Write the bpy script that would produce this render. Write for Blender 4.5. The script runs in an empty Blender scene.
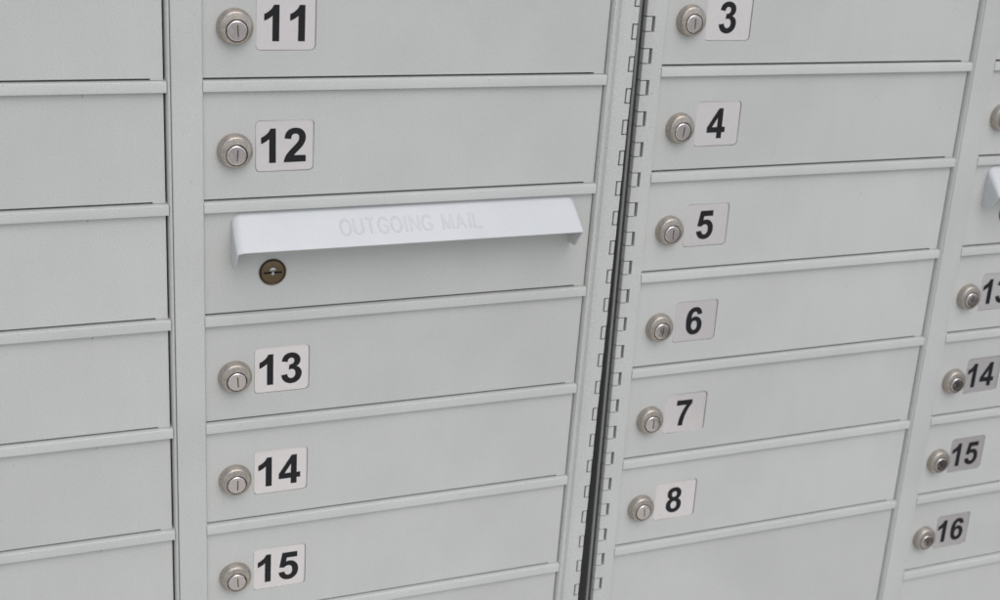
import bpy, bmesh, math, random
import numpy as np
from mathutils import Matrix, Vector
from mathutils.geometry import tessellate_polygon

random.seed(7)
S = 0.0864            # one row of the cabinet front, in metres
scene = bpy.context.scene
col = scene.collection

# ------------------------------------------------------------------ materials
def nodes_of(name):
    m = bpy.data.materials.new(name); m.use_nodes = True
    nt = m.node_tree; return m, nt, nt.nodes['Principled BSDF']

def noise(nt, scale, detail=3.0, rough=0.5, stretch=None):
    tc = nt.nodes.new('ShaderNodeTexCoord')
    n = nt.nodes.new('ShaderNodeTexNoise')
    n.inputs['Scale'].default_value = scale
    n.inputs['Detail'].default_value = detail
    n.inputs['Roughness'].default_value = rough
    src = tc.outputs['Object']
    if stretch:
        mp = nt.nodes.new('ShaderNodeMapping'); mp.inputs['Scale'].default_value = stretch
        nt.links.new(src, mp.inputs['Vector']); src = mp.outputs['Vector']
    nt.links.new(src, n.inputs['Vector'])
    return n.outputs['Fac']

def remap(nt, val, lo, hi, a=0.3, b=0.7):
    r = nt.nodes.new('ShaderNodeMapRange')
    r.inputs['From Min'].default_value = a; r.inputs['From Max'].default_value = b
    r.inputs['To Min'].default_value = lo; r.inputs['To Max'].default_value = hi
    nt.links.new(val, r.inputs['Value']); return r.outputs['Result']

def mul(nt, a, b):
    m = nt.nodes.new('ShaderNodeMath'); m.operation = 'MULTIPLY'
    nt.links.new(a, m.inputs[0])
    if hasattr(b, 'links'): nt.links.new(b, m.inputs[1])
    else: m.inputs[1].default_value = b
    return m.outputs[0]

def tint(nt, color, fac):
    c = nt.nodes.new('ShaderNodeMix'); c.data_type = 'RGBA'; c.blend_type = 'MULTIPLY'
    c.inputs['Factor'].default_value = 1.0
    c.inputs['A'].default_value = (*color, 1)
    nt.links.new(fac, c.inputs['B']); return c.outputs['Result']

def bump(nt, h, strength, dist, p):
    b = nt.nodes.new('ShaderNodeBump'); b.inputs['Strength'].default_value = strength
    b.inputs['Distance'].default_value = dist
    nt.links.new(h, b.inputs['Height']); nt.links.new(b.outputs['Normal'], p.inputs['Normal'])

def paint(name, color, rough=0.36, grain=0.075, mottle=0.06, bs=0.12, specks=True):
    m, nt, p = nodes_of(name)
    big = remap(nt, noise(nt, 9.0, 4.0), 1 - mottle, 1 + mottle * .6)
    fine = remap(nt, noise(nt, 900.0, 2.0, .6), 1 - grain, 1 + grain)
    streak = remap(nt, noise(nt, 14.0, 3.0, .5, (6.0, 6.0, .5)), 1 - mottle * .15, 1 + mottle * .1)
    oi = nt.nodes.new('ShaderNodeObjectInfo')
    var = remap(nt, oi.outputs['Random'], .975, 1.025, 0, 1)
    speck = remap(nt, noise(nt, 260.0, 1.0), 1.0, .72 if specks else 1.0, .765, .80)
    scuff = remap(nt, noise(nt, 30.0, 5.0, .7, (1.0, 1.0, .35)), 1.0, .96, .58, .78)
    f = mul(nt, mul(nt, mul(nt, mul(nt, mul(nt, big, fine), streak), var), speck), scuff)
    nt.links.new(tint(nt, color, f), p.inputs['Base Color'])
    nt.links.new(remap(nt, noise(nt, 22.0, 4.0), rough - .05, rough + .07), p.inputs['Roughness'])
    p.inputs['Specular IOR Level'].default_value = 0.45
    bump(nt, noise(nt, 620.0, 2.0), bs, 0.0004, p)
    return m

M = {}
M['paint'] = paint('grey_enamel', (0.560, 0.563, 0.532))
M['hood'] = paint('skylit_hood_enamel', (0.605, 0.612, 0.613), .4, .03, .04, specks=False)  # door paint made paler and bluer; skylight is put into the colour
M['trim'] = paint('grey_trim_enamel', (0.564, 0.567, 0.538))
M['post'] = paint('grey_speckled_enamel', (0.564, 0.567, 0.538), .5, .12, .05, .3)
M['inner'] = paint('shaded_inner_metal', (0.10, 0.10, 0.10), .6)
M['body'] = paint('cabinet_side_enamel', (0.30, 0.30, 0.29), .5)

def metal(name, color, rough, metallic=1.0, grain=.12, scale=700.0, bs=.25, rv=1.0):
    m, nt, p = nodes_of(name)
    f = mul(nt, remap(nt, noise(nt, scale, 3.0, .65), 1 - grain, 1 + grain),
            remap(nt, noise(nt, 160.0, 4.0, .6), 1 - grain, 1 + grain * .5))
    nt.links.new(tint(nt, color, f), p.inputs['Base Color'])
    p.inputs['Metallic'].default_value = metallic
    nt.links.new(remap(nt, noise(nt, 300.0, 3.0), rough - .06 * rv, rough + .1 * rv), p.inputs['Roughness'])
    if bs > 0: bump(nt, noise(nt, scale, 2.0, .6), bs, 0.0003, p)
    return m
M['collar'] = metal('cast_nickel', (0.50, 0.45, 0.395), .42, .85, .2, 800.0, .6)
M['plug'] = metal('satin_nickel', (0.74, 0.685, 0.655), .17, 1.0, .04, 900.0, 0.0)
M['foil'] = metal('silver_foil', (0.97, 0.925, 0.91), .27, .72, .02, 1200.0, 0.0, 0.0)
M['bronze'] = metal('dark_bronze', (0.17, 0.125, 0.075), .42, .85, .15, 900.0, .15)
M['keyway'] = metal('keyway_shadow', (.22, .19, .17), .5, .6)
M['rim'] = metal('shadowed_bronze', (0.085, 0.064, 0.042), .5, .8, .2)  # darker bronze; the shadow ring round the lock is put into the colour
M['pin'] = metal('bright_steel', (0.42, 0.41, 0.39), .34, 1.0, .1)

def flat(name, color, rough):
    m, nt, p = nodes_of(name)
    nt.links.new(tint(nt, color, remap(nt, noise(nt, 400.0), .85, 1.15)), p.inputs['Base Color'])
    p.inputs['Roughness'].default_value = rough; p.inputs['Specular IOR Level'].default_value = .2
    return m
M['ink'] = flat('black_ink', (0.018, 0.018, 0.02), .5)
M['black'] = flat('dark_slot', (0.02, 0.018, 0.016), .7)
def groundmat(name, c, sc, amp):
    m, nt, p = nodes_of(name)
    f = mul(nt, remap(nt, noise(nt, sc, 6.0, .6), 1 - amp, 1 + amp), remap(nt, noise(nt, sc * 40, 3.0), 1 - amp, 1 + amp))
    nt.links.new(tint(nt, c, f), p.inputs['Base Color']); p.inputs['Roughness'].default_value = .9
    bump(nt, noise(nt, sc * 40, 3.0), .3, .003, p)
    return m
M['concrete'] = groundmat('concrete', (0.64, 0.61, 0.545), 2.0, .1)
M['asphalt'] = groundmat('asphalt', (0.42, 0.405, 0.375), 3.0, .2)
M['dark_ground'] = groundmat('dark_patch', (0.035, 0.03, 0.024), 6.0, .3)

# ------------------------------------------------------------------ mesh helpers (X right, Y down in rows, Z away)
def V(x, y, z): return Vector((x * S, z * S, -y * S))

class MB:
    def __init__(s): s.v = []; s.f = []; s.m = []
    def add(s, vs, fs, mi=0):
        o = len(s.v); s.v += [V(*p) for p in vs]
        s.f += [tuple(i + o for i in f) for f in fs]; s.m += [mi] * len(fs)
    def box(s, x0, x1, y0, y1, z0, z1, c=0.0, mi=0):
        """box; c chamfers the four edges round the front (z0) face"""
        if c <= 0:
            vs = [(x, y, z) for z in (z0, z1) for (x, y) in ((x0, y0), (x1, y0), (x1, y1), (x0, y1))]
            fs = [(0, 1, 2, 3), (7, 6, 5, 4)] + [(i, i + 4, (i + 1) % 4 + 4, (i + 1) % 4) for i in range(4)]
            s.add(vs, fs, mi); return
        rings = [(c, z0), (c * .3, z0 + c * .3), (0, z0 + c), (0, z1)]
        vs = []
        for d, z in rings:
            vs += [(x0 + d, y0 + d, z), (x1 - d, y0 + d, z), (x1 - d, y1 - d, z), (x0 + d, y1 - d, z)]
        fs = [(0, 1, 2, 3), (15, 14, 13, 12)]
        for r in range(3):
            fs += [(r * 4 + i, r * 4 + 4 + i, r * 4 + 4 + (i + 1) % 4, r * 4 + (i + 1) % 4) for i in range(4)]
        s.add(vs, fs, mi)
    def extr(s, pts, axis, a, b, mi=0):
        """closed profile extruded along 'y' (pts are x,z) or 'x' (pts are y,z)"""
        n = len(pts); vs = []
        for t in (a, b):
            vs += [((p, t, q) if axis == 'y' else (t, p, q)) for p, q in pts]
        fs = [(i, (i + 1) % n, (i + 1) % n + n, i + n) for i in range(n)]
        tri = tessellate_polygon([[Vector((p, q, 0)) for p, q in pts]])
        fs += [tuple(t) for t in tri] + [tuple(i + n for i in reversed(t)) for t in tri]
        s.add(vs, fs, mi)
    def face(s, loops, z, mi=0):
        """flat polygon with holes at depth z"""
        allp = [p for l in loops for p in l]
        tri = tessellate_polygon([[Vector((x, y, 0)) for x, y in l] for l in loops])
        s.add([(x, y, z) for x, y in allp], [tuple(t) for t in tri], mi)
    def wall(s, loop, z0, loop2, z1, mi=0):
        n = len(loop)
        s.add([(x, y, z0) for x, y in loop] + [(x, y, z1) for x, y in loop2],
              [(i, (i + 1) % n, (i + 1) % n + n, i + n) for i in range(n)], mi)
    def tube(s, pts, r, mi=0, seg=8):
        for a, b in zip(pts, pts[1:]):
            a, b = Vector(a), Vector(b); d = (b - a).normalized()
            u = d.orthogonal().normalized(); w = d.cross(u); vs = []
            for c in (a, b):
                vs += [tuple(c + r * (u * math.cos(t) + w * math.sin(t))) for t in [2 * math.pi * k / seg for k in range(seg)]]
            fs = [(i, (i + 1) % seg, (i + 1) % seg + seg, i + seg) for i in range(seg)]
            fs += [tuple(range(seg)), tuple(range(2 * seg - 1, seg - 1, -1))]
            s.add(vs, fs, mi)
    def mesh(s, name, mats, angle=32, weld=True):
        me = bpy.data.meshes.new(name)
        me.from_pydata([tuple(v) for v in s.v], [], s.f)
        for m in mats: me.materials.append(m)
        for p, i in zip(me.polygons, s.m): p.material_index = i
        bm = bmesh.new(); bm.from_mesh(me)
        if weld: bmesh.ops.remove_doubles(bm, verts=bm.verts, dist=1e-6)
        bmesh.ops.recalc_face_normals(bm, faces=bm.faces)
        bm.to_mesh(me); bm.free()
        for p in me.polygons: p.use_smooth = True
        me.set_sharp_from_angle(angle=math.radians(angle))
        return me

def put(name, me, parent, at=(0, 0, 0), label=None):
    o = bpy.data.objects.new(name, me); col.objects.link(o); o.parent = parent
    o.location = V(*at)
    if label: o['label'] = label
    return o

def rrect(x0, x1, y0, y1, r, n=5):
    out = []
    for cx, cy, a in ((x1 - r, y0 + r, -90), (x1 - r, y1 - r, 0), (x0 + r, y1 - r, 90), (x0 + r, y0 + r, 180)):
        for k in range(n + 1):
            t = math.radians(a + 90 * k / n); out.append((cx + r * math.cos(t), cy + r * math.sin(t)))
    return out
def circ(r, cx=0, cy=0, n=40): return [(cx + r * math.cos(2 * math.pi * k / n), cy + r * math.sin(2 * math.pi * k / n)) for k in range(n)]

# ------------------------------------------------------------------ bold grotesque numerals
G = {
 '1': "M806 0 L525 0 L525 1059 Q371 915 162 846 L162 1101 Q272 1137 401 1237 Q530 1338 578 1472 L806 1472 Z",
 '2': "M1036 261 L1036 0 L51 0 Q67 148 147 280 Q227 413 463 632 Q653 809 696 872 Q754 959 754 1044 Q754 1138 703 1188 Q653 1239 564 1239 Q476 1239 424 1186 Q372 1133 364 1010 L84 1038 Q109 1270 241 1371 Q373 1472 571 1472 Q788 1472 912 1355 Q1036 1238 1036 1064 Q1036 965 1000 875 Q965 786 888 688 Q837 623 704 501 Q571 379 535 339 Q500 299 478 261 Z",
 '3': "M77 389 L349 422 Q362 318 419 263 Q476 208 557 208 Q644 208 703 274 Q763 340 763 452 Q763 558 706 620 Q649 682 567 682 Q513 682 438 661 L469 890 Q583 887 643 939 Q703 992 703 1079 Q703 1153 659 1197 Q615 1241 542 1241 Q470 1241 419 1191 Q368 1141 357 1045 L98 1089 Q125 1222 179 1301 Q234 1381 331 1426 Q429 1472 550 1472 Q757 1472 882 1340 Q985 1232 985 1096 Q985 903 774 788 Q900 761 975 667 Q1051 573 1051 440 Q1051 247 910 111 Q769 -25 559 -25 Q360 -25 229 89 Q98 204 77 389 Z",
 '4': "M638 0 L638 295 L38 295 L38 541 L674 1472 L910 1472 L910 542 L1092 542 L1092 295 L910 295 L910 0 Z|M638 542 L638 1043 L301 542 Z",
 '5': "M91 377 L371 406 Q383 311 442 255 Q501 200 578 200 Q666 200 727 271 Q788 343 788 487 Q788 622 727 689 Q667 757 570 757 Q449 757 353 650 L125 683 L269 1446 L1012 1446 L1012 1183 L482 1183 L438 934 Q532 981 630 981 Q817 981 947 845 Q1077 709 1077 492 Q1077 311 972 169 Q829 -25 575 -25 Q372 -25 244 84 Q116 193 91 377 Z",
 '6': "M1041 1107 L769 1077 Q759 1161 717 1201 Q675 1241 608 1241 Q519 1241 457 1161 Q396 1081 380 828 Q485 952 641 952 Q817 952 942 818 Q1068 684 1068 472 Q1068 247 936 111 Q804 -25 597 -25 Q375 -25 232 147 Q89 320 89 713 Q89 1116 238 1294 Q387 1472 625 1472 Q792 1472 901 1378 Q1011 1285 1041 1107 Z|M404 495 Q404 358 467 283 Q530 209 611 209 Q689 209 741 270 Q793 331 793 470 Q793 613 737 679 Q681 746 597 746 Q516 746 460 682 Q404 619 404 495 Z",
 '7': "M86 1185 L86 1446 L1048 1446 L1048 1242 Q929 1125 806 906 Q683 687 618 440 Q554 194 555 0 L284 0 Q291 304 409 620 Q528 937 726 1185 Z",
 '8': "M319 791 Q210 837 160 917 Q111 998 111 1094 Q111 1258 225 1365 Q340 1472 551 1472 Q760 1472 875 1365 Q991 1258 991 1094 Q991 992 938 912 Q885 833 789 791 Q911 742 974 648 Q1038 554 1038 431 Q1038 228 908 101 Q779 -26 564 -26 Q364 -26 231 79 Q74 203 74 419 Q74 538 133 637 Q192 737 319 791 Z|M377 1072 Q377 988 424 941 Q472 894 551 894 Q631 894 679 941 Q727 989 727 1073 Q727 1152 679 1199 Q632 1247 554 1247 Q473 1247 425 1199 Q377 1151 377 1072 Z|M351 432 Q351 316 410 251 Q470 186 559 186 Q646 186 703 248 Q760 311 760 429 Q760 532 702 594 Q644 657 555 657 Q452 657 401 586 Q351 515 351 432 Z",
}
def contours(d):
    out = []
    for c in d.split('|'):
        t = c.split(); i = 0; pts = []; 
        while i < len(t):
            k = t[i]
            if k[0] in 'ML':
                pts.append((float(k[1:]), float(t[i + 1]))); i += 2
            elif k[0] == 'Q':
                x1, y1, x, y = float(k[1:]), float(t[i + 1]), float(t[i + 2]), float(t[i + 3]); x0, y0 = pts[-1]
                for n in range(1, 6):
                    u = n / 5; pts.append(((1-u)**2*x0 + 2*u*(1-u)*x1 + u*u*x, (1-u)**2*y0 + 2*u*(1-u)*y1 + u*u*y))
                i += 4
            else: i += 1
        if math.dist(pts[0], pts[-1]) < 1: pts.pop()
        out.append(pts)
    return out
def heavier(pts, w):
    area = sum(a[0] * b[1] - b[0] * a[1] for a, b in zip(pts, pts[1:] + pts[:1]))
    out = []
    for i, p in enumerate(pts):
        a, b = Vector(pts[i - 1]), Vector(pts[(i + 1) % len(pts)]); q = Vector(p)
        d1, d2 = (q - a).normalized(), (b - q).normalized()
        n1, n2 = Vector((d1.y, -d1.x)), Vector((d2.y, -d2.x))
        m = (n1 + n2); m = m / max(.5, m.dot(n1)) if m.length > 1e-6 else n1
        out.append(tuple(q + m * (w if area > 0 else -w)))
    return out
GL = {k: [heavier(c, 11 if i == 0 else -11) for i, c in enumerate(contours(d))] for k, d in G.items()}

LW, LH = 0.478, 0.424
def number_mesh(txt):
    """a number sticker: foil rectangle with printed numerals, origin at its upper left corner"""
    b = MB()
    out = rrect(0, LW, 0, LH, .036); inn = rrect(.004, LW - .004, .004, LH - .004, .026)
    b.face([out], -.003); b.wall(out, -.003, out, .006)
    k = .284 / 1472; kx = k * .95
    ink0 = min(p[0] for p in GL[txt[0]][0])
    end = 1139 * (len(txt) - 1) + max(p[0] for p in GL[txt[-1]][0])
    sx = LW / 2 - .010 - kx * (ink0 + end) / 2
    for i, ch in enumerate(txt):
        loops = [[(sx + kx * (x + 1139 * i), .070 + .284 - k * y) for x, y in l] for l in GL[ch]]
        b.face(loops, -.0055, 1)
    return b.mesh('number_label', [M['foil'], M['ink']], weld=False)

# ------------------------------------------------------------------ lock
def lock_meshes():
    b = MB()
    prof = [(.145, 0), (.145, .018), (.141, .040), (.131, .062), (.124, .071), (.116, .074)]
    for (r0, h0), (r1, h1) in zip(prof, prof[1:]): b.wall(circ(r0), -h0, circ(r1), -h1)
    hole = circ(.0895, .003, .022)
    b.face([circ(.116, 0, 0), hole], -.074); b.wall(hole, -.074, hole, -.02)
    # stamped ticks on the upper rim
    collar = b.mesh('lock_collar', [M['collar']], 50)
    p = MB()
    key = rrect(.003, .014, -.026, .070, .004, 3)
    rings = [(.0825, .02), (.0825, .073), (.0800, .079), (.0735, .0828), (.071, .083)]
    for (r0, h0), (r1, h1) in zip(rings, rings[1:]): p.wall(circ(r0, .003, .022), -h0, circ(r1, .003, .022), -h1)
    p.face([circ(.071, .003, .022), key], -.083); p.wall(key, -.083, key, -.074, 1); p.face([key], -.074, 1)
    plug = p.mesh('lock_plug', [M['plug'], M['keyway']], 40)
    return collar, plug
COLLAR, PLUG = lock_meshes()

# ------------------------------------------------------------------ doors
def door_mesh(x0, x1, y0, y1, hole=None):
    """sheet-metal door, front at z 0, with a shallow pocket for the number and a tab at the lower right corner"""
    b = MB(); t = .10; e = .014
    def loop(d): return [(x0+d, y0+d), (x1-d, y0+d), (x1-d, y1-d+e), (x1-t+d, y1-d+e), (x1-t+d, y1-d), (x0+d, y1-d)]
    f = loop(.005); o = loop(0)
    if hole:
        h = rrect(*hole, .04)
        b.face([f, h], 0); b.wall(h, 0, h, .022); b.face([h], .022)
    else: b.face([f], 0)
    mid = loop(.0015)
    b.wall(f, 0, mid, .0015); b.wall(mid, .0015, o, .006); b.wall(o, .006, o, .09)
    b.face([o], .09)
    return b.mesh('mailbox_door', [M['paint']], 12)

def build_cabinet(name, label, xf):
    root = bpy.data.objects.new(name, None); col.objects.link(root)
    root['label'] = label; root['category'] = 'mailbox unit'; root['group'] = 'mailbox units standing side by side'
    root.empty_display_size = .1
    root.matrix_world = xf
    return root

BASE_Y = 15.2         # the pad, in rows below the first rail
T = Matrix(((1, 0, 0, 0), (0, 0, 1, 0), (0, -1, 0, 0), (0, 0, 0, 1)))
def rotv(r):
    a = Vector(r); return Matrix.Rotation(a.length, 4, a.normalized()) if a.length > 1e-9 else Matrix.Identity(4)

# left cabinet frame: identity.  right cabinet: slightly set back and leaning
cx = 4.23178
U1 = rotv((0, -0.0066, 0)) @ rotv((-0.02725, 0, 0)) @ rotv((0, 0, -0.00081))
U1 = Matrix.Translation((cx, -0.01538, 0.21530)) @ U1 @ Matrix.Translation((-cx, 0, 0))
def to_world(U):
    A = T @ U @ T.inverted()
    A.translation = A.translation * S
    return A

def rail_mesh(x0, x1):
    b = MB()
    pts = [(0.0, .10), (0.0, -.001), (.005, -.0335), (.008, -.037), (.012, -.0385), (.085, -.0385), (.0885, -.037), (.090, -.0335), (.090, .10)]
    b.extr(pts, 'x', x0, x1)
    return b.mesh('rail', [M['trim']], 22)

def stile_mesh(x0, x1, y0, y1):
    b = MB(); r = .016; pts = [(x0, .10)]
    for k in range(5):
        t = math.radians(90 * k / 4); pts.append((x0 + r - r * math.cos(t), -.04 + r - r * math.sin(t)))
    for k in range(5):
        t = math.radians(90 * k / 4); pts.append((x1 - r + r * math.sin(t), -.04 + r - r * math.cos(t)))
    pts.append((x1, .10)); b.extr(pts, 'y', y0, y1)
    return b.mesh('stile', [M['trim']], 30)

YT, YB = -3.3, 9.5
def body_mesh(x0, x1, cols):
    """steel shell: backing plate behind the doors, blank header, sides, sloped cap"""
    b = MB()
    b.box(x0, x1, YT, YB, .13, 5.5)
    b.extr([(YT - .25, 5.6), (YT - .002, -.10), (YT - .002, 5.6)], 'x', x0 + .01, x1 - .01)
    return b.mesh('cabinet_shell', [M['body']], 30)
def header_mesh(x0, x1):
    b = MB(); b.box(x0, x1, YT + .05, -1.004, .0, .10, .006); return b.mesh('header_panel', [M['paint']])
def pedestal_mesh(x):
    b = MB(); b.box(x - 1.7, x + 1.7, YB + .004, BASE_Y - .2, 1.3, 4.3); b.box(x - 2.1, x + 2.1, BASE_Y - .2, BASE_Y - .03, .9, 4.7)
    return b.mesh('pedestal', [M['body']])

# outgoing-mail hood -------------------------------------------------
def hood_mesh(x0, x1, yt, lip_y, yb):
    r = .085; n = 10
    def path(ys, zs, y_top, z_top, rr, spread=0.0):
        L = [(x0 - spread, y, z) for y, z in zip(ys, zs)]
        A = [(x0 - spread + rr - rr * math.cos(math.radians(90*k/n)), y_top + rr - rr * math.sin(math.radians(90*k/n))) for k in range(n+1)]
        return L, A
    back, front = [], []
    zt, zl = 0.0, -.25
    cheek = [0.0, .25, .5, .75]
    for c in cheek:                                                   # left cheek, from below
        back.append((x0, yb - c * (yb - yt - r), 0))
        front.append((x0, (yb - .004) + c * ((lip_y + .012) - (yb - .004)), -.115 + c * (-.245 + .115)))
    for k in range(n + 1):
        a = math.radians(90 * k / n); s, c = math.sin(a), math.cos(a)
        back.append((x0 + r - r * c, yt + r - r * s, 0))
        q = .08; front.append((x0 + q - q * c, lip_y + q * .35 - q * .35 * s, zl + q * .3 - q * .3 * s))
    for k in range(n, -1, -1):
        a = math.radians(90 * k / n); s, c = math.sin(a), math.cos(a)
        back.append((x1 - r + r * c, yt + r - r * s, 0))
        q = .014; front.append((x1 - q + q * c, lip_y + q * .35 - q * .35 * s, zl + q * .3 - q * .3 * s))
    for c in reversed(cheek):
        back.append((x1, yb - c * (yb - yt - r), 0))
        front.append((x1, (yb - .004) + c * ((lip_y + .012) - (yb - .004)), -.115 + c * (-.245 + .115)))
    N = len(back); rows = 10; vs, fs = [], []
    for i in range(rows + 1):
        t = i / rows
        # crown the sheet very slightly and roll its lip
        for p, q in zip(back, front):
            vs.append(tuple(a + (b_ - a) * t for a, b_ in zip(p, q)))
    for i in range(rows):
        for j in range(N - 1): fs.append((i*N+j, i*N+j+1, (i+1)*N+j+1, (i+1)*N+j))
    b = MB(); b.add(vs, fs)
    return b.mesh('mail_hood', [M['hood']], 35)

LET = {'O': None, 'U': [[(0, 0), (0, .68), (.1, .9), (.3, 1), (.5, .9), (.6, .68), (.6, 0)]], 'T': [[(0, 0), (.6, 0)], [(.3, 0), (.3, 1)]],
       'G': [[(.66, .2), (.52, .05), (.34, 0), (.14, .1), (.02, .32), (0, .5), (.02, .68), (.14, .9), (.34, 1), (.54, .94), (.66, .8), (.66, .55), (.4, .55)]],
       'I': [[(.08, 0), (.08, 1)]], 'N': [[(0, 1), (0, 0), (.6, 1), (.6, 0)]], 'M': [[(0, 1), (.04, 0), (.37, .95), (.7, 0), (.74, 1)]],
       'A': [[(0, 1), (.33, 0), (.66, 1)], [(.12, .66), (.54, .66)]], 'L': [[(0, 0), (0, 1), (.5, 1)]]}
LET['O'] = [[(.35 + .35 * math.cos(t * math.pi / 8), .5 + .5 * math.sin(t * math.pi / 8)) for t in range(17)]]
ADV = {'O': .70, 'U': .6, 'T': .6, 'G': .66, 'I': .16, 'N': .6, 'M': .74, 'A': .66, 'L': .5, ' ': .32}
def letters_mesh(xa, xb, yt, lip_y):
    txt = 'OUTGOING MAIL'; gap = .26
    width = sum(ADV[c] for c in txt) + gap * (len(txt) - 1)
    k = (xb - xa) / width; b = MB(); x = 0
    def P(u, w):
        t = .32 + .38 * w
        return (xa + k * u, yt + (lip_y - yt) * t + .0078, -.25 * t + .0078)
    for c in txt:
        for st in LET.get(c, []):
            b.tube([P(x + u, w) for u, w in st], .016, seg=14)
        x += ADV[c] + gap
    return b.mesh('raised_lettering', [M['hood']], 60, weld=False)

def bronze_lock_mesh():
    b = MB()
    b.wall(circ(.116), 0, circ(.116), -.010); b.wall(circ(.116), -.010, circ(.110), -.015, 3); b.wall(circ(.110), -.015, circ(.101), -.010, 3)
    b.wall(circ(.101), -.010, circ(.101), -.002, 1)
    slot = rrect(-.080, .080, -.006, .011, .008, 3)
    b.wall(circ(.098), -.004, circ(.098), -.010); b.wall(circ(.098), -.010, circ(.088), -.014)
    b.face([circ(.088), slot], -.014); b.wall(slot, -.014, slot, .002, 1); b.face([slot], .002, 1); b.face([circ(.101)], -.002, 1)
    # bright dome above the keyway, with a pin inside it
    for cy, r, hh in ((-.016, .034, .014), (.012, .018, .012)):
        last = None
        for k in range(5):
            a = math.radians(90 * k / 4); rr, h = r * math.cos(a) + .0004, hh * math.sin(a)
            ring = [(x, cy + (y if y < 0 or cy > 0 else y * .1)) for x, y in circ(rr, 0, 0, 20)]
            if last: b.wall(last[0], last[1], ring, -.014 - h, 2)
            last = (ring, -.014 - h)
    return b.mesh('bronze_lock', [M['bronze'], M['black'], M['pin'], M['rim']], 40)
BRONZE = bronze_lock_mesh()

# ------------------------------------------------------------------ assemble
NUM = {}
def fit_door(root, base, mesh, k, text, lab, lx=None, ly=.339, lock=None, where='left', mini=None):
    at = (base[0], base[1] + k, base[2])
    d = put('mailbox_door', mesh, root, at, lab)
    d.rotation_euler = (random.uniform(-.0022, .0022), 0, random.uniform(-.0012, .0012))
    if lock is not None:
        c = put('lock_collar', COLLAR, d, (lock, .580, -.0005)); c.rotation_euler = (0, random.uniform(-.06, .06), 0)
        g = put('lock_plug', PLUG, d, (lock, .580, -.0005)); g.rotation_euler = (0, random.uniform(-.09, .09), 0)
    if text:
        if text not in NUM: NUM[text] = number_mesh(text)
        n = put('number_label', NUM[text], d, (lx + .0045, ly + .0035, .0125)); n.rotation_euler = (0, random.uniform(-.012, .012), 0)
    return d

def outgoing(root, base, x0, x1, hood_x, lock_x, lab):
    d = put('outgoing_door', door_mesh(x0, x1, .096, .984), root, (base[0], base[1] + 1, base[2]), lab)
    h = put('mail_hood', hood_mesh(hood_x, hood_x + 3.13, .105, .375, .55), d)
    m = h.modifiers.new('thickness', 'SOLIDIFY'); m.thickness = .016 * S; m.offset = -1
    w = h.modifiers.new('edge', 'BEVEL'); w.width = .005 * S; w.segments = 2; w.limit_method = 'ANGLE'; w.angle_limit = math.radians(50)
    put('raised_lettering', letters_mesh(hood_x + .90, hood_x + 2.17, .105, .375), d)
    put('slot_lock', BRONZE, d, (lock_x, .645, -.001))

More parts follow.
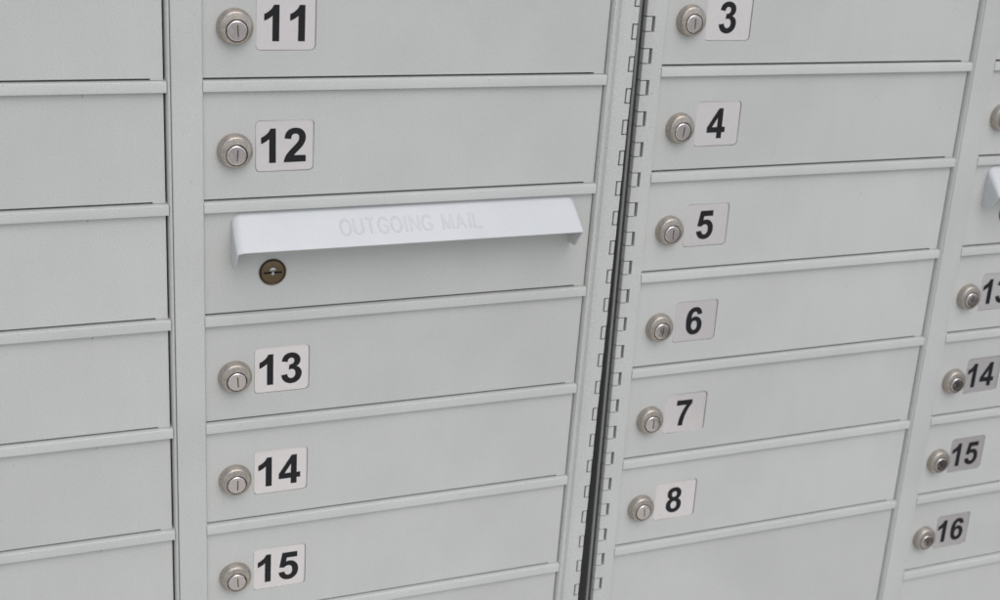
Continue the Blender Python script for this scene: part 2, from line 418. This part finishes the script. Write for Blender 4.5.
def cabinet(name, label, U, side):
    # root at the middle of the pedestal's foot
    xm = -.13 if side == 'left' else 8.0
    foot = (xm, BASE_Y, 2.8)
    root = build_cabinet(name, label, to_world(U) @ Matrix.Translation(V(*foot)))
    base = (-foot[0], -foot[1], -foot[2])
    def p(nm, me, lab=None): return put(nm, me, root, base, lab)
    if side == 'left':
        cA = dict(x0=-3.82, x1=-.309, rx=-.289, lock=-3.58, lx=None)
        cB = dict(x0=-.004, x1=3.528, rx=3.542, lock=.248, lx=.417)
        X0, X1 = -4.06, 3.797
    else:
        cA = dict(x0=4.214, x1=7.811, rx=7.825, lock=4.478, lx=4.652)
        cB = dict(x0=8.13, x1=11.63, rx=11.652, lock=8.352, lx=8.526)
        X0, X1 = 3.998, 11.90
    p('cabinet_shell', body_mesh(X0 if side == 'left' else X0 - .0, X1 - .006 if side == 'left' else X1, None))
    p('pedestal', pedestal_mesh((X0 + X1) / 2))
    y0, y1 = YT + .05, YB - .02
    for c, nm in ((cA, 'first'), (cB, 'second')):
        p('header_panel', header_mesh(c['x0'], c['x1']))
        # jamb on the hinge side of each column
        last = 5 if nm == 'first' else 6
        rm = rail_mesh({('left', 'first'): -3.82, ('left', 'second'): -.0072, ('right', 'first'): 4.2093, ('right', 'second'): 8.1223}[side, nm], c['rx'] - .001)
        for k in range(-1, last + 1):
            put('rail', rm, root, (base[0], base[1] + k, base[2]))
        hole = (c['lx'], c['lx'] + LW + .011, .337, .337 + LH + .011) if c['lx'] is not None else None
        dm = door_mesh(c['x0'], c['x1'], .096, .984, hole)
        plain = door_mesh(c['x0'], c['x1'], .096, .984)
        for r in range(-1, last):
            if nm == 'first': num = r + 4
            else: num = {-1: 11, 0: 12, 2: 13, 3: 14, 4: 15, 5: 16}.get(r)
            cabn = 'left' if side == 'left' else 'right'
            if num is None:
                outgoing(root, base, c['x0'], c['x1'], .217 if side == 'left' else 8.31, .568 if side == 'left' else 8.70,
                         'outgoing mail door with hood and bronze lock')
                continue
            if side == 'left' and nm == 'first':
                fit_door(root, base, plain, r, None, None)
                continue
            fit_door(root, base, dm, r, str(num), 'mailbox door numbered %d' % num, c['lx'], .339, c['lock'])
        pd = door_mesh(c['x0'], c['x1'], last + .096, YB - .1)
        p('parcel_door', pd)
    # jambs and central stile
    jA = MB(); jr = cA['rx']; jA.extr([(jr - .003, .10), (jr - .003, .0), (jr + .007, -.035), (jr + .012, -.040), (jr + .022, -.040), (jr + .026, -.036), (jr + .026, .10)], 'y', y0, y1); p('jamb', jA.mesh('jamb', [M['trim']]))
    if side == 'left': p('center_stile', stile_mesh(-.257, -.0075, y0, y1))
    else: p('center_stile', stile_mesh(7.858, 8.122, y0, y1))
    # hinge post between the two units
    h = MB(); q = MB()
    if side == 'left':
        prof = [(3.539, .10), (3.539, .0), (3.549, -.035), (3.554, -.0405), (3.562, -.0405), (3.568, -.038), (3.580, -.012), (3.592, .000), (3.604, -.003),
                (3.624, -.027), (3.645, -.035), (3.672, -.0395), (3.700, -.040), (3.738, -.040), (3.738, .10)]
        h.extr(prof, 'y', y0, y1)
        s0, pitch, hh = -.452, .2865, .143
        xs0, xs1 = 3.738, 3.797
    else:
        prof = [(4.090, .10), (4.090, -.040), (4.188, -.040), (4.200, -.0375), (4.207, -.031), (4.209, -.022), (4.209, .10)]
        h.extr(prof, 'y', y0, y1)
        s0, pitch, hh = -.464, .289, .143
        xs0, xs1 = 3.998, 4.090
    n0 = int((y0 - s0) / pitch) ; n1 = int((y1 - s0) / pitch)
    for i in range(n0, n1):
        a = s0 + pitch * i
        c0, c1 = a + hh, a + pitch
        if side == 'left':
            h.extr([(xs0, .02), (xs0, -.040), (xs1 - .010, -.040), (xs1 - .003, -.037), (xs1, -.030), (xs1, .02)], 'y', c0, c1)
            q.extr([(xs0 + .018, .02), (xs0 + .018, -.033), (xs0 + .021, -.036), (xs1 - .012, -.038), (xs1 - .004, -.034), (xs1 - .002, -.028), (xs1 - .002, .02)], 'y', a + .0125, a + hh - .0125)
        else:
            h.extr([(xs0, .02), (xs0, -.028), (xs0 + .004, -.036), (xs0 + .012, -.040), (xs1, -.040), (xs1, .02)], 'y', c0, c1)
            q.extr([(xs0 + .001, .02), (xs0 + .001, -.026), (xs0 + .005, -.034), (xs0 + .013, -.038), (xs0 + .060, -.038), (xs0 + .064, -.034), (xs0 + .064, .02)], 'y', a + .009, a + hh - .009)
    p('hinge_post', h.mesh('hinge_post', [M['post']], 28))
    if side == 'right':
        n = 20; c = circ(.016, 3.976, .050, n)
        pn = MB(); pn.extr(c, 'y', y0, y1); p('hinge_pin', pn.mesh('hinge_pin', [M['body']]))
    p('hinge', q.mesh('hinge', [M['trim']], 28))
    return root

cabinet('cluster_mailbox', 'grey metal mailbox unit on the left with numbers 11 to 15', Matrix.Identity(4), 'left')
cabinet('cluster_mailbox', 'grey metal mailbox unit on the right with doors 3 to 8 and 13 to 16', U1, 'right')

# ------------------------------------------------------------------ ground in front (seen only as reflections and bounce light)
def sheet(name, pts, y, m, mat):
    b = MB(); b.add([(x, y, z) for x, z in pts], [tuple(range(len(pts)))])
    me = b.mesh(name, [mat]); o = bpy.data.objects.new(name, me); col.objects.link(o); o['kind'] = 'structure'
    if me.polygons[0].normal.z < 0: me.flip_normals()
    return o
sheet('ground', [(-900, -900), (900, -900), (900, 900), (-900, 900)], BASE_Y + .05, 0, M['asphalt'])
sheet('dark_ground_patch', [(20.9, -33), (75, -33), (75, 12), (20.9, 12)], BASE_Y - .02, 0, M['dark_ground'])  # unseen dark patch added for dark reflections in the right-hand locks and labels
sheet('concrete_pad', [(-40, -39), (20.8, -38), (20.8, 12), (-40, 12)], BASE_Y, 0, M['concrete'])

# ------------------------------------------------------------------ camera
r = np.array([0.3735641249941394, -0.39808310984150447, -0.003833635880306953])
R3 = rotv(r).to_3x3()
t = Vector((-2.334496729027753, -1.7283196365627367, 10.64557365053822))
C = -(R3.transposed() @ t)
right, down, fwd = Vector(R3[0]), Vector(R3[1]), Vector(R3[2])
W = lambda v: Vector((v.x, v.z, -v.y))
cam = bpy.data.cameras.new('camera'); co = bpy.data.objects.new('camera', cam); col.objects.link(co)
mw = Matrix.Identity(4)
for i, a in enumerate((W(right), -W(down), -W(fwd))):
    for j in range(3): mw[j][i] = a[j]
mw.translation = W(C) * S
co.matrix_world = mw
cam.sensor_width = 36; cam.lens = 36 * 1.3537907
cam.clip_start = .02; cam.clip_end = 500
cam.dof.use_dof = True; cam.dof.focus_distance = 11.4 * S; cam.dof.aperture_fstop = 11
scene.camera = co

# ------------------------------------------------------------------ light: bright hazy day
SUN_EL, SUN_DIR = math.radians(56), Vector((.12, -.9, 0)).normalized()
w = bpy.data.worlds.new('World'); scene.world = w; w.use_nodes = True
nt = w.node_tree; bg = nt.nodes['Background']
sky = nt.nodes.new('ShaderNodeTexSky'); sky.sky_type = 'NISHITA'; sky.sun_disc = False
sky.sun_elevation = SUN_EL; sky.sun_rotation = math.atan2(SUN_DIR.x, SUN_DIR.y)
sky.air_density = 1.0; sky.dust_density = 2.0; sky.ozone_density = 1.0
hs = nt.nodes.new('ShaderNodeHueSaturation'); hs.inputs['Saturation'].default_value = .62
nt.links.new(sky.outputs[0], hs.inputs['Color']); nt.links.new(hs.outputs[0], bg.inputs['Color'])
bg.inputs['Strength'].default_value = .15
sun = bpy.data.lights.new('sun', 'SUN'); sun.energy = .85; sun.angle = math.radians(55); sun.color = (1, .975, .94)
so = bpy.data.objects.new('sun', sun); col.objects.link(so)
d = Vector((SUN_DIR.x * math.cos(SUN_EL), SUN_DIR.y * math.cos(SUN_EL), math.sin(SUN_EL)))
so.rotation_euler = d.to_track_quat('Z', 'Y').to_euler(); so.location = d * 5

scene.view_settings.view_transform = 'Standard'; scene.view_settings.look = 'None'; scene.view_settings.exposure = 0
